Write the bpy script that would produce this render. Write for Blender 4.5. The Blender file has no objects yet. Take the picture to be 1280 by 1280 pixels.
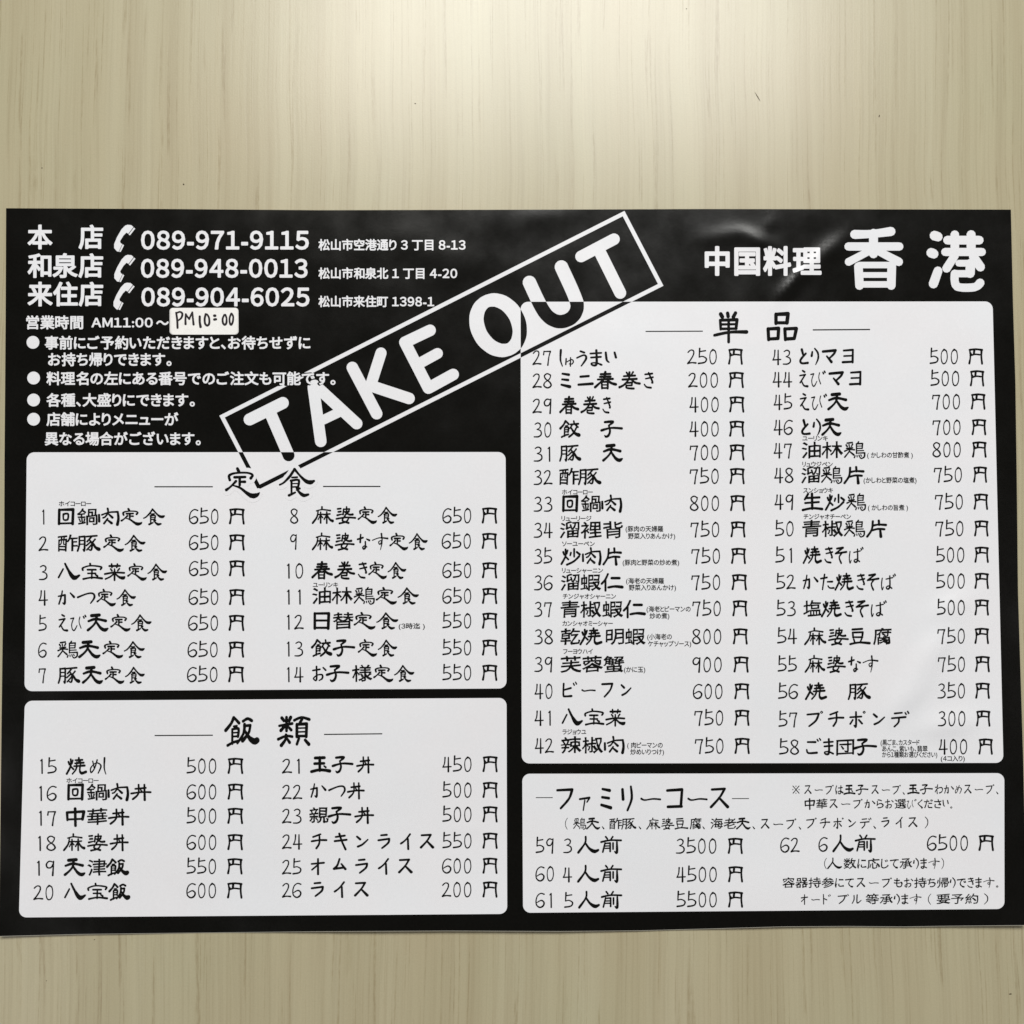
import bpy, bmesh, math, random
import numpy as np
from mathutils import Vector, noise
from mathutils.geometry import delaunay_2d_cdt

sc = bpy.context.scene
col = sc.collection
random.seed(7)

# ------------------------------------------------------------------ camera
FPX = 1379.0                       # focal length in pixels of a 1280 px square frame
TILT = math.radians(2.2)
CAM = Vector((0.0, -0.0175, 0.4557))
cam_d = bpy.data.cameras.new("camera")
cam = bpy.data.objects.new("camera", cam_d)
col.objects.link(cam)
cam.location = CAM
cam.rotation_euler = (TILT, 0, 0)
cam_d.sensor_fit = 'HORIZONTAL'
cam_d.sensor_width = 36.0
cam_d.lens = FPX / 1280.0 * 36.0
cam_d.clip_start = 0.01
cam_d.clip_end = 50.0
sc.camera = cam

# ------------------------------------------------------------------ world and lamps (an indoor table under ceiling light)
world = bpy.data.worlds.new("World")
sc.world = world
world.use_nodes = True
bg = world.node_tree.nodes["Background"]
bg.inputs[0].default_value = (0.93, 0.97, 1.0, 1)
bg.inputs[1].default_value = 0.10

def lamp(name, loc, target, size, size_y, power, color):
    d = bpy.data.lights.new(name, 'AREA')
    d.shape = 'RECTANGLE'; d.size = size; d.size_y = size_y
    d.energy = power; d.color = color
    o = bpy.data.objects.new(name, d); col.objects.link(o)
    o.location = loc
    o.rotation_euler = (Vector(target) - Vector(loc)).to_track_quat('-Z', 'Y').to_euler()
    return o
lamp("ceiling_lamp", (0.08, 1.34, 2.0), (0, 0, 0), 1.05, 0.66, 50, (1.0, 0.995, 0.965))
lamp("warm_ceiling_lamp", (-0.37, 1.10, 2.0), (0, 0, 0), 0.16, 0.20, 5.0, (1.0, 0.95, 0.84))
lamp("small_ceiling_lamp", (0.60, 1.12, 2.0), (0, 0, 0), 0.16, 0.20, 4.5, (1.0, 0.99, 0.95))
lamp("room_lamp_left", (-1.9, -0.9, 2.1), (0, 0, 0), 1.4, 1.4, 12, (1.0, 0.98, 0.97))
lamp("room_lamp_right", (2.0, -0.3, 2.1), (0, 0, 0), 1.4, 1.4, 8, (1.0, 0.97, 0.97))

sc.view_settings.view_transform = 'Standard'
sc.view_settings.look = 'None'
sc.view_settings.exposure = 0.0
sc.view_settings.gamma = 1.0
sc.render.engine = 'CYCLES'
sc.render.filter_size = 1.15

# ------------------------------------------------------------------ surface of the sheet
ST, CT = math.sin(TILT), math.cos(TILT)
def ray(px, py):
    x = (px - 640.0) / FPX; y = (640.0 - py) / FPX
    return Vector((x, y * CT + ST, y * ST - CT))      # camera axis tilted about X
def hit(px, py, z=0.0):
    d = ray(px, py)
    t = (z - CAM.z) / d.z
    return CAM.x + d.x * t, CAM.y + d.y * t

# dents and curls: (px, py, sigma along, sigma across, angle deg, height in mm)
DENTS = [(986, 360, 20, 5.5, 50, 0.50), (1038, 314, 26, 9, 40, 0.40), (950, 302, 15, 6, -22, 0.36), (962, 281, 7, 5, 60, 0.14),
         (905, 296, 26, 8, 8, 0.25), (700, 268, 40, 12, 10, 0.30), (560, 322, 46, 14, -12, 0.22),
         (1165, 812, 34, 11, 55, 1.7), (1186, 758, 22, 10, 30, 1.1), (1185, 905, 26, 10, 10, 1.1),
         (1138, 868, 30, 12, 48, 1.3), (1215, 600, 40, 16, 80, 0.35), (1010, 1100, 60, 20, 10, 0.25),
         (590, 1035, 16, 5, 0, 0.16), (120, 590, 40, 16, 20, 0.3), (300, 1150, 90, 20, 0, 0.5)]
DW = []
for px, py, sa, sb, ang, h in DENTS:
    X, Y = hit(px, py)
    k = 0.00033
    DW.append((X, Y, sa * k, sb * k, math.radians(ang), h * 0.001))
TOPY = hit(640, 262)[1]; BOTY = hit(640, 1165)[1]
LX = hit(4, 640)[0]; RX = hit(1275, 640)[0]
def height(X, Y):
    z = 0.00045
    z += 0.00035 * (1 + math.sin(X * 19 + 0.8)) * (0.4 + 0.6 * math.sin(Y * 11 + 1.1) ** 2)
    z += 0.00022 * math.sin(X * 43 + Y * 21 + 1.0) + 0.00015 * math.sin(Y * 57 - X * 17)
    z += 0.00055 * noise.noise(Vector((X * 20, Y * 15, 3.7))) + 0.00011 * noise.noise(Vector((X * 80, Y * 60, 8.1)))
    tb = min(1.0, max(0.0, (Y - BOTY) / 0.05))                          # bottom edge curls up a little
    z += (1 - tb) ** 2 * (0.0012 + 0.0009 * math.sin(X * 27 + 2.2) + 0.0004 * math.sin(X * 71))
    tr = min(1.0, max(0.0, (RX - X) / 0.05))
    z += (1 - tr) ** 2 * (0.0010 + 0.0005 * math.sin(Y * 33))
    tl = min(1.0, max(0.0, (X - LX) / 0.04))
    z += (1 - tl) ** 2 * (0.0006 + 0.0004 * math.sin(Y * 26 + 1))
    for dx, dy, sa, sb, a, h in DW:
        u = X - dx; v = Y - dy
        if abs(u) > 0.06 or abs(v) > 0.06: continue
        ca, sa_ = math.cos(a), math.sin(a)
        p = (u * ca + v * sa_) / sa; q = (-u * sa_ + v * ca) / sb
        z += h * math.exp(-0.5 * (p * p + q * q))
    return max(z, 0.00025)
def on_sheet(px, py, lift):
    z = 0.0008
    for _ in range(3):
        X, Y = hit(px, py, z)
        z = height(X, Y) + lift
    X, Y = hit(px, py, z)
    return X, Y, z

# ------------------------------------------------------------------ materials
def new_mat(name):
    m = bpy.data.materials.new(name); m.use_nodes = True
    nt = m.node_tree
    return m, nt, nt.nodes["Principled BSDF"]
def N(nt, t, **kw):
    n = nt.nodes.new(t)
    for k, v in kw.items(): setattr(n, k, v)
    return n
def mapping(nt, scale, rot=(0, 0, 0)):
    tc = N(nt, 'ShaderNodeTexCoord'); mp = N(nt, 'ShaderNodeMapping')
    nt.links.new(tc.outputs['Object'], mp.inputs[0])
    mp.inputs['Scale'].default_value = scale; mp.inputs['Rotation'].default_value = rot
    return mp.outputs[0]
def noise_tex(nt, vec, scale, detail=4, rough=0.5, dist=0.0):
    n = N(nt, 'ShaderNodeTexNoise')
    nt.links.new(vec, n.inputs['Vector'])
    n.inputs['Scale'].default_value = scale; n.inputs['Detail'].default_value = detail
    n.inputs['Roughness'].default_value = rough; n.inputs['Distortion'].default_value = dist
    return n.outputs['Fac']
def ramp(nt, fac, stops):
    r = N(nt, 'ShaderNodeValToRGB')
    nt.links.new(fac, r.inputs[0])
    e = r.color_ramp.elements
    e[0].position, e[0].color = stops[0][0], (*stops[0][1], 1)
    e[1].position, e[1].color = stops[-1][0], (*stops[-1][1], 1)
    for p, c in stops[1:-1]:
        q = e.new(p); q.color = (*c, 1)
    return r.outputs[0]
def mix(nt, mode, fac, a, b):
    m = N(nt, 'ShaderNodeMix'); m.data_type = 'RGBA'; m.blend_type = mode
    if isinstance(fac, (int, float)): m.inputs[0].default_value = fac
    else: nt.links.new(fac, m.inputs[0])
    for s, v in ((m.inputs[6], a), (m.inputs[7], b)):
        if isinstance(v, tuple): s.default_value = (*v, 1)
        else: nt.links.new(v, s)
    return m.outputs[2]
def bump(nt, bsdf, fac, strength, dist):
    b = N(nt, 'ShaderNodeBump')
    b.inputs['Strength'].default_value = strength; b.inputs['Distance'].default_value = dist
    nt.links.new(fac, b.inputs['Height']); nt.links.new(b.outputs[0], bsdf.inputs['Normal'])

def g3(v): return (v, v, v)
# pale wood-grain laminate, grain running up the frame
M_WOOD, nt, bs = new_mat("pale_wood_laminate")
warp_v = mapping(nt, (1, 1, 1))
wn = N(nt, 'ShaderNodeTexNoise'); nt.links.new(mapping(nt, (0.5, 1.5, 1)), wn.inputs['Vector'])
wn.inputs['Scale'].default_value = 5.0; wn.inputs['Detail'].default_value = 2
sub = N(nt, 'ShaderNodeVectorMath', operation='SUBTRACT'); nt.links.new(wn.outputs['Color'], sub.inputs[0]); sub.inputs[1].default_value = (0.5, 0.5, 0.5)
scl = N(nt, 'ShaderNodeVectorMath', operation='MULTIPLY'); nt.links.new(sub.outputs[0], scl.inputs[0]); scl.inputs[1].default_value = (0.009, 0.0, 0.0)
addv = N(nt, 'ShaderNodeVectorMath', operation='ADD'); nt.links.new(warp_v, addv.inputs[0]); nt.links.new(scl.outputs[0], addv.inputs[1])
def stretched(sx, sy, off=0.0):
    mp = N(nt, 'ShaderNodeMapping'); nt.links.new(addv.outputs[0], mp.inputs[0])
    mp.inputs['Scale'].default_value = (sx, sy, 1); mp.inputs['Location'].default_value = (off, off * 0.7, 0)
    return mp.outputs[0]
def mul(a, b):
    m = N(nt, 'ShaderNodeMath', operation='MULTIPLY')
    nt.links.new(a, m.inputs[0])
    if isinstance(b, (int, float)): m.inputs[1].default_value = b
    else: nt.links.new(b, m.inputs[1])
    return m.outputs[0]
def mx(a, b):
    m = N(nt, 'ShaderNodeMath', operation='MAXIMUM'); nt.links.new(a, m.inputs[0]); nt.links.new(b, m.inputs[1]); return m.outputs[0]
band = noise_tex(nt, stretched(48, 1.6), 1.0, 2, 0.5)
base = ramp(nt, band, [(0.30, (0.385, 0.340, 0.222)), (0.5, (0.405, 0.362, 0.240)), (0.70, (0.425, 0.385, 0.262))])
band2 = noise_tex(nt, stretched(190, 2.6, 5.7), 1.0, 2, 0.5)
base = mix(nt, 'MULTIPLY', 1.0, base, ramp(nt, band2, [(0.32, (0.945, 0.93, 0.915)), (0.50, g3(1.0)), (0.7, g3(1.02))]))
fine = noise_tex(nt, stretched(900, 9, 3.1), 1.0, 3, 0.65)
base = mix(nt, 'MULTIPLY', 1.0, base, ramp(nt, fine, [(0.30, (0.915, 0.90, 0.885)), (0.50, g3(1.0)), (0.75, g3(1.03))]))
# thin long pores: narrow iso-lines of a stretched noise, broken up along their length
def lines(sx, sy, off, lo, hi, msx, msy, mlo, mhi):
    a = noise_tex(nt, stretched(sx, sy, off), 1.0, 1, 0.4)
    d = N(nt, 'ShaderNodeMath', operation='SUBTRACT'); nt.links.new(a, d.inputs[0]); d.inputs[1].default_value = 0.5
    ab = N(nt, 'ShaderNodeMath', operation='ABSOLUTE'); nt.links.new(d.outputs[0], ab.inputs[0])
    r = ramp(nt, ab.outputs[0], [(lo, g3(1.0)), (hi, g3(0.0))])
    m = ramp(nt, noise_tex(nt, stretched(msx, msy, off + 40), 1.0, 2, 0.5), [(mlo, g3(0.0)), (mhi, g3(1.0))])
    return mul(r, m)
dash = ramp(nt, noise_tex(nt, stretched(1400, 210, 61), 1.0, 2, 0.6), [(0.35, g3(0.25)), (0.6, g3(1.0))])
l1 = lines(150, 1.5, 9.3, 0.005, 0.017, 160, 13, 0.47, 0.58)
l2 = lines(280, 2.6, 23.1, 0.008, 0.024, 260, 22, 0.47, 0.57)
lf = mul(mul(mx(l1, l2), dash), 0.68)
base = mix(nt, 'MULTIPLY', lf, base, (0.70, 0.64, 0.56))
speck = noise_tex(nt, mapping(nt, (1, 1, 1)), 1500, 2, 0.6)
base = mix(nt, 'MULTIPLY', 1.0, base, ramp(nt, speck, [(0.3, g3(0.96)), (0.7, g3(1.03))]))
tint = noise_tex(nt, mapping(nt, (1, 1, 1)), 9, 4, 0.55)
base = mix(nt, 'MULTIPLY', 1.0, base, ramp(nt, tint, [(0.3, (1.0, 0.975, 0.965)), (0.7, (0.975, 1.0, 0.985))]))
nt.links.new(base, bs.inputs['Base Color'])
bs.inputs['Roughness'].default_value = 0.28
bs.inputs['Specular IOR Level'].default_value = 0.40
hb = N(nt, 'ShaderNodeMath', operation='MULTIPLY_ADD'); nt.links.new(fine, hb.inputs[0]); hb.inputs[1].default_value = 0.8
nt.links.new(speck, hb.inputs[2])
bump(nt, bs, hb.outputs[0], 0.35, 0.00006)

def print_mat(name, colr, rough, spec, mottle=0.04):
    m, nt, bs = new_mat(name)
    a = noise_tex(nt, mapping(nt, (1, 1, 1)), 900, 3, 0.6)
    b = noise_tex(nt, mapping(nt, (1, 1, 1)), 24, 3, 0.5)
    c = mix(nt, 'MULTIPLY', 1.0, colr, ramp(nt, a, [(0.3, g3(1 - mottle)), (0.7, g3(1 + mottle))]))
    c = mix(nt, 'MULTIPLY', 1.0, c, ramp(nt, b, [(0.35, (1.0, 0.985, 0.99)), (0.65, (0.985, 0.99, 1.0))]))
    nt.links.new(c, bs.inputs['Base Color'])
    rr = ramp(nt, noise_tex(nt, mapping(nt, (1, 1, 1)), 60, 4, 0.6), [(0.3, g3(rough - 0.03)), (0.7, g3(rough + 0.04))])
    nt.links.new(rr, bs.inputs['Roughness'])
    bs.inputs['Specular IOR Level'].default_value = spec
    bump(nt, bs, a, 0.25, 0.00003)
    return m
M_BLACK = print_mat("black_printed_paper", (0.0035, 0.0032, 0.0024), 0.185, 0.22, 0.2)
M_WHITE = print_mat("white_coated_paper", (0.730, 0.732, 0.750), 0.26, 0.32, 0.012)
M_INK = print_mat("black_print_ink", (0.005, 0.0048, 0.0044), 0.2, 0.15, 0.1)
M_STICK = print_mat("matt_sticker_paper", (0.80, 0.79, 0.76), 0.7, 0.2)
M_PEN = print_mat("felt_pen_ink", (0.012, 0.008, 0.010), 0.6, 0.2)
M_BACK = print_mat("bare_paper_edge", (0.40, 0.385, 0.33), 0.7, 0.2)
M_DIRT = print_mat("dark_dirt", (0.05, 0.035, 0.02), 0.8, 0.1)

# ------------------------------------------------------------------ object helpers
def link_mesh(name, verts, faces, mats, parent=None, origin=(0, 0, 0), fm=None):
    me = bpy.data.meshes.new(name)
    ox, oy, oz = origin
    me.from_pydata([(x - ox, y - oy, z - oz) for x, y, z in verts], [], faces)
    for m in mats: me.materials.append(m)
    if fm: me.polygons.foreach_set('material_index', fm)
    me.polygons.foreach_set('use_smooth', [True] * len(me.polygons))
    me.update()
    o = bpy.data.objects.new(name, me); col.objects.link(o)
    if parent: o.parent = parent
    return o

# ------------------------------------------------------------------ tabletop
def build_tabletop():
    bm = bmesh.new()
    xs = (-0.60, 0.60); ys = (-0.42, 0.42); t = 0.025
    r = bmesh.ops.create_cube(bm, size=1.0)
    for v in bm.verts:
        v.co.x *= 1.2; v.co.y *= 0.84; v.co.z = v.co.z * t - t / 2
    bmesh.ops.bevel(bm, geom=[e for e in bm.edges], offset=0.002, segments=2, affect='EDGES')
    me = bpy.data.meshes.new("tabletop"); bm.to_mesh(me); bm.free()
    me.materials.append(M_WOOD)
    o = bpy.data.objects.new("tabletop", me); col.objects.link(o)
    o["kind"] = "structure"
    o["label"] = "pale wood-grain laminate tabletop under the printed menu sheet"
    return o
table = build_tabletop()

def speck_mesh(px, py, rx, ry, ang, name="speck"):
    X, Y = hit(px, py, 0)
    bm = bmesh.new()
    bmesh.ops.create_icosphere(bm, subdivisions=2, radius=1.0)
    ca, sa = math.cos(ang), math.sin(ang)
    for v in bm.verts:
        n = 1 + 0.25 * noise.noise(v.co * 1.7 + Vector((px, py, 0)))
        x, y, z = v.co.x * rx * n, v.co.y * ry * n, max(v.co.z, -0.2) * min(rx, ry) * 0.5
        v.co = (X + x * ca - y * sa, Y + x * sa + y * ca, z + 0.00003)
    me = bpy.data.meshes.new(name); bm.to_mesh(me); bm.free()
    me.materials.append(M_DIRT)
    o = bpy.data.objects.new(name, me); col.objects.link(o); o.parent = table
    return o
for a in [(52.5, 210, .0003, .00022, 0), (229.5, 230.5, .0004, .00028, -.8), (519, 129.5, .0003, .00025, .3),
          (1263, 1242.5, .0006, .00022, .1), (858, 11, .00025, .0002, 0), (1099, 145, .0002, .0006, -.2),
          (58, 1226, .0002, .00015, .4), (118, 1174.6, .0003, .00015, .6)]:
    speck_mesh(*a)
sk = speck_mesh(947, 121, .0022, .00016, -1.05)
sk["label"] = "thin dark scratch slanting on the tabletop above the sheet"

# ------------------------------------------------------------------ sheet outline traced as four edges in layout units
def poly(pts, s):
    for (a, b), (c, d) in zip(pts, pts[1:]):
        if s <= c: return b + (d - b) * (s - a) / (c - a)
    return pts[-1][1]
LEFT = [(260, 7.6), (400, 7.0), (580, 5.6), (700, 5.2), (800, 3.2), (950, 1.4), (1100, -0.3), (1171, -1.5)]
RIGHT = [(262, 1263.6), (380, 1266.3), (480, 1269.3), (600, 1271.0), (740, 1272.5), (950, 1279), (1158, 1283.5)]
TOP = [(7, 260.3), (200, 261.2), (400, 262.8), (640, 262.2), (880, 261.3), (1264, 262)]
BOT = [(-2, 1170.6), (100, 1168.0), (200, 1166.8), (400, 1164.6), (560, 1163.8), (700, 1164.4), (800, 1163.5),
       (900, 1160.8), (980, 1158.5), (1060, 1158.0), (1130, 1158.6), (1180, 1157.8), (1284, 1156.8)]
def sheet_uv(u, v):
    yt = poly(TOP, 7 + u * 1257); yb = poly(BOT, -2 + u * 1286)
    y = yt + (yb - yt) * v
    xl = poly(LEFT, 260 + v * 911); xr = poly(RIGHT, 262 + v * 896)
    return xl + (xr - xl) * u, y
ORG = (hit(640, 715)[0], hit(640, 715)[1], 0.0)
menu = bpy.data.objects.new("menu_sheet", None); col.objects.link(menu)
menu.location = ORG; menu.empty_display_size = 0.05
menu["label"] = "black and white printed menu sheet with slanted TAKE OUT lettering on pale wood tabletop"
menu["category"] = "menu"

def build_sheet():
    NU, NV = 220, 160
    us = [i / NU for i in range(NU + 1)]
    vs = [j / NV for j in range(NV + 1)]
    vs.insert(-1, 1 - 0.4 / 905.0)                         # narrow unprinted strip on the bottom edge
    nv = len(vs)
    V = []
    for v in vs:
        for u in us:
            x, y = sheet_uv(u, v)
            V.append(on_sheet(x, y, 0.0))
    W = NU + 1; F = []; FM = []
    for j in range(nv - 1):
        for i in range(NU):
            F.append((j * W + i, (j + 1) * W + i, (j + 1) * W + i + 1, j * W + i + 1))
            FM.append(1 if j == nv - 2 else 0)
    n = len(V)
    V += [(x, y, z - 0.00016) for x, y, z in V]; V += V[:]
    F += [tuple(n + k for k in reversed(f)) for f in F[:]]; FM += [1] * len(FM)
    rim = [i for i in range(W)] + [j * W + NU for j in range(1, nv)] + \
          [(nv - 1) * W + i for i in range(NU - 1, -1, -1)] + [j * W for j in range(nv - 2, 0, -1)]
    for a, b in zip(rim, rim[1:] + rim[:1]):
        F.append((2 * n + a, 2 * n + b, 3 * n + b, 3 * n + a)); FM.append(1)
    return link_mesh("paper", V, F, [M_BLACK, M_BACK], menu, ORG, FM)
build_sheet()

# ------------------------------------------------------------------ white panels with rounded corners
L_PANEL, L_STAMP, L_HALO, L_TEXT = 0.00008, 0.00012, 0.00015, 0.00018
def panel_xy(q, r, s, t):
    (x0, y0), (x1, y1), (x2, y2), (x3, y3) = q            # TL TR BR BL
    a = (1 - s) * (1 - t); b = s * (1 - t); c = s * t; d = (1 - s) * t
    return a * x0 + b * x1 + c * x2 + d * x3, a * y0 + b * y1 + c * y2 + d * y3
def rounded(q, r, lift, mat, name, parent, step=6.0, bow=0.0):
    w = q[1][0] - q[0][0]; h = q[3][1] - q[0][1]
    ts = []
    k = 8
    for i in range(k + 1): ts.append(r * (1 - math.cos(math.pi / 2 * i / k)))
    n = max(1, int((h - 2 * r) / step))
    ts += [r + (h - 2 * r) * i / n for i in range(1, n)]
    ts += [h - v for v in reversed(ts[:k + 1])]
    nu = max(4, int(w / step))
    V = []; F = []
    for tt in ts:
        d = min(tt, h - tt)
        ins = r - math.sqrt(max(0, r * r - (r - d) ** 2)) if d < r else 0
        for i in range(nu + 1):
            s = (ins + (w - 2 * ins) * i / nu) / w
            x, y = panel_xy(q, r, s, tt / h)
            V.append(on_sheet(x, y, lift))
    for j in range(len(ts) - 1):
        for i in range(nu):
            a = j * (nu + 1) + i
            F.append((a, a + nu + 1, a + nu + 2, a + 1))
    return link_mesh(name, V, F, [mat], parent, ORG)
def rounded_outline(q, r, n=6):
    w = q[1][0] - q[0][0]; h = q[3][1] - q[0][1]; P = []
    for cx, cy, a0 in ((w - r, r, -90), (w - r, h - r, 0), (r, h - r, 90), (r, r, 180)):
        for i in range(n + 1):
            a = math.radians(a0 + 90 * i / n)
            P.append(panel_xy(q, r, (cx + r * math.cos(a)) / w, (cy + r * math.sin(a)) / h))
    return P
Q_SET = ((33.4, 565.4), (632, 565), (633.2, 860.6), (30.6, 864))
Q_RICE = ((31, 876), (633.2, 872.4), (634, 1142.4), (23.6, 1146.8))
Q_SINGLE = ((650.7, 377.2), (1240.8, 376.8), (1254.3, 953.6), (652.2, 954.3))
Q_FAMILY = ((652.8, 967.2), (1255.4, 966.4), (1255.6, 1136.2), (653.8, 1141))
panels = {}
for key, q, lab in (("set", Q_SET, "white rounded panel of numbered set meals, upper left below the slanted lettering"),
                    ("rice", Q_RICE, "white rounded panel of rice dishes, lower left"),
                    ("single", Q_SINGLE, "tallest white rounded panel, two columns of single dishes on the right"),
                    ("family", Q_FAMILY, "white rounded panel of family courses, lower right")):
    panels[key] = rounded(q, 9.5, L_PANEL, M_WHITE, "menu_panel", menu)
    panels[key]["label"] = lab

# ------------------------------------------------------------------ glyphs
def catmull(P, per):
    if len(P) == 2:
        (a, b) = P
        return [a, b]
    out = []
    Q = [P[0]] + list(P) + [P[-1]]
    for i in range(1, len(Q) - 2):
        p0, p1, p2, p3 = (np.array(Q[k], float) for k in (i - 1, i, i + 1, i + 2))
        # sharp corner: keep it sharp
        for s in range(per):
            t = s / per
            out.append(tuple(0.5 * ((2 * p1) + (-p0 + p2) * t + (2 * p0 - 5 * p1 + 4 * p2 - p3) * t * t + (-p0 + 3 * p1 - 3 * p2 + p3) * t ** 3)))
    out.append(tuple(Q[-2]))
    return out
def disc(x, y, r, n=8, ph=0.2):
    return [(x + r * math.cos(ph + 2 * math.pi * i / n), y + r * math.sin(ph + 2 * math.pi * i / n)) for i in range(n)]
def hull(pts):
    pts = sorted(set(pts))
    def half(ps):
        h = []
        for p in ps:
            while len(h) > 1 and (h[-1][0] - h[-2][0]) * (p[1] - h[-2][1]) - (h[-1][1] - h[-2][1]) * (p[0] - h[-2][0]) <= 1e-9: h.pop()
            h.append(p)
        return h[:-1]
    return half(pts) + half(pts[::-1])
def capsules(path, n=8):
    out = []
    if len(path) == 1:
        return [disc(path[0][0], path[0][1], path[0][2] / 2, n)]
    for a, b in zip(path, path[1:]):
        out.append(hull(disc(a[0], a[1], max(a[2], 1) / 2, n) + disc(b[0], b[1], max(b[2], 1) / 2, n)))
    return out
def union(polys, tag=None):
    """merge overlapping simple polygons into one triangulated region"""
    V = []; F = []
    for p in polys:
        if sum(a[0] * b[1] - b[0] * a[1] for a, b in zip(p, p[1:] + p[:1])) < 0: p = p[::-1]
        F.append(list(range(len(V), len(V) + len(p)))); V += [Vector((x, y)) for x, y in p]
    vo, eo, fo, ov, oe, of = delaunay_2d_cdt(V, [], F, 0, 1e-4, True)
    keep = [(f, o) for f, o in zip(fo, of) if o]
    used = {}
    verts = []; faces = []; orig = []
    for f, o in keep:
        g = []
        for k in f:
            if k not in used:
                used[k] = len(verts); verts.append((vo[k].x, vo[k].y))
            g.append(used[k])
        faces.append(tuple(g)); orig.append(set(o))
    return verts, faces, orig

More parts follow.
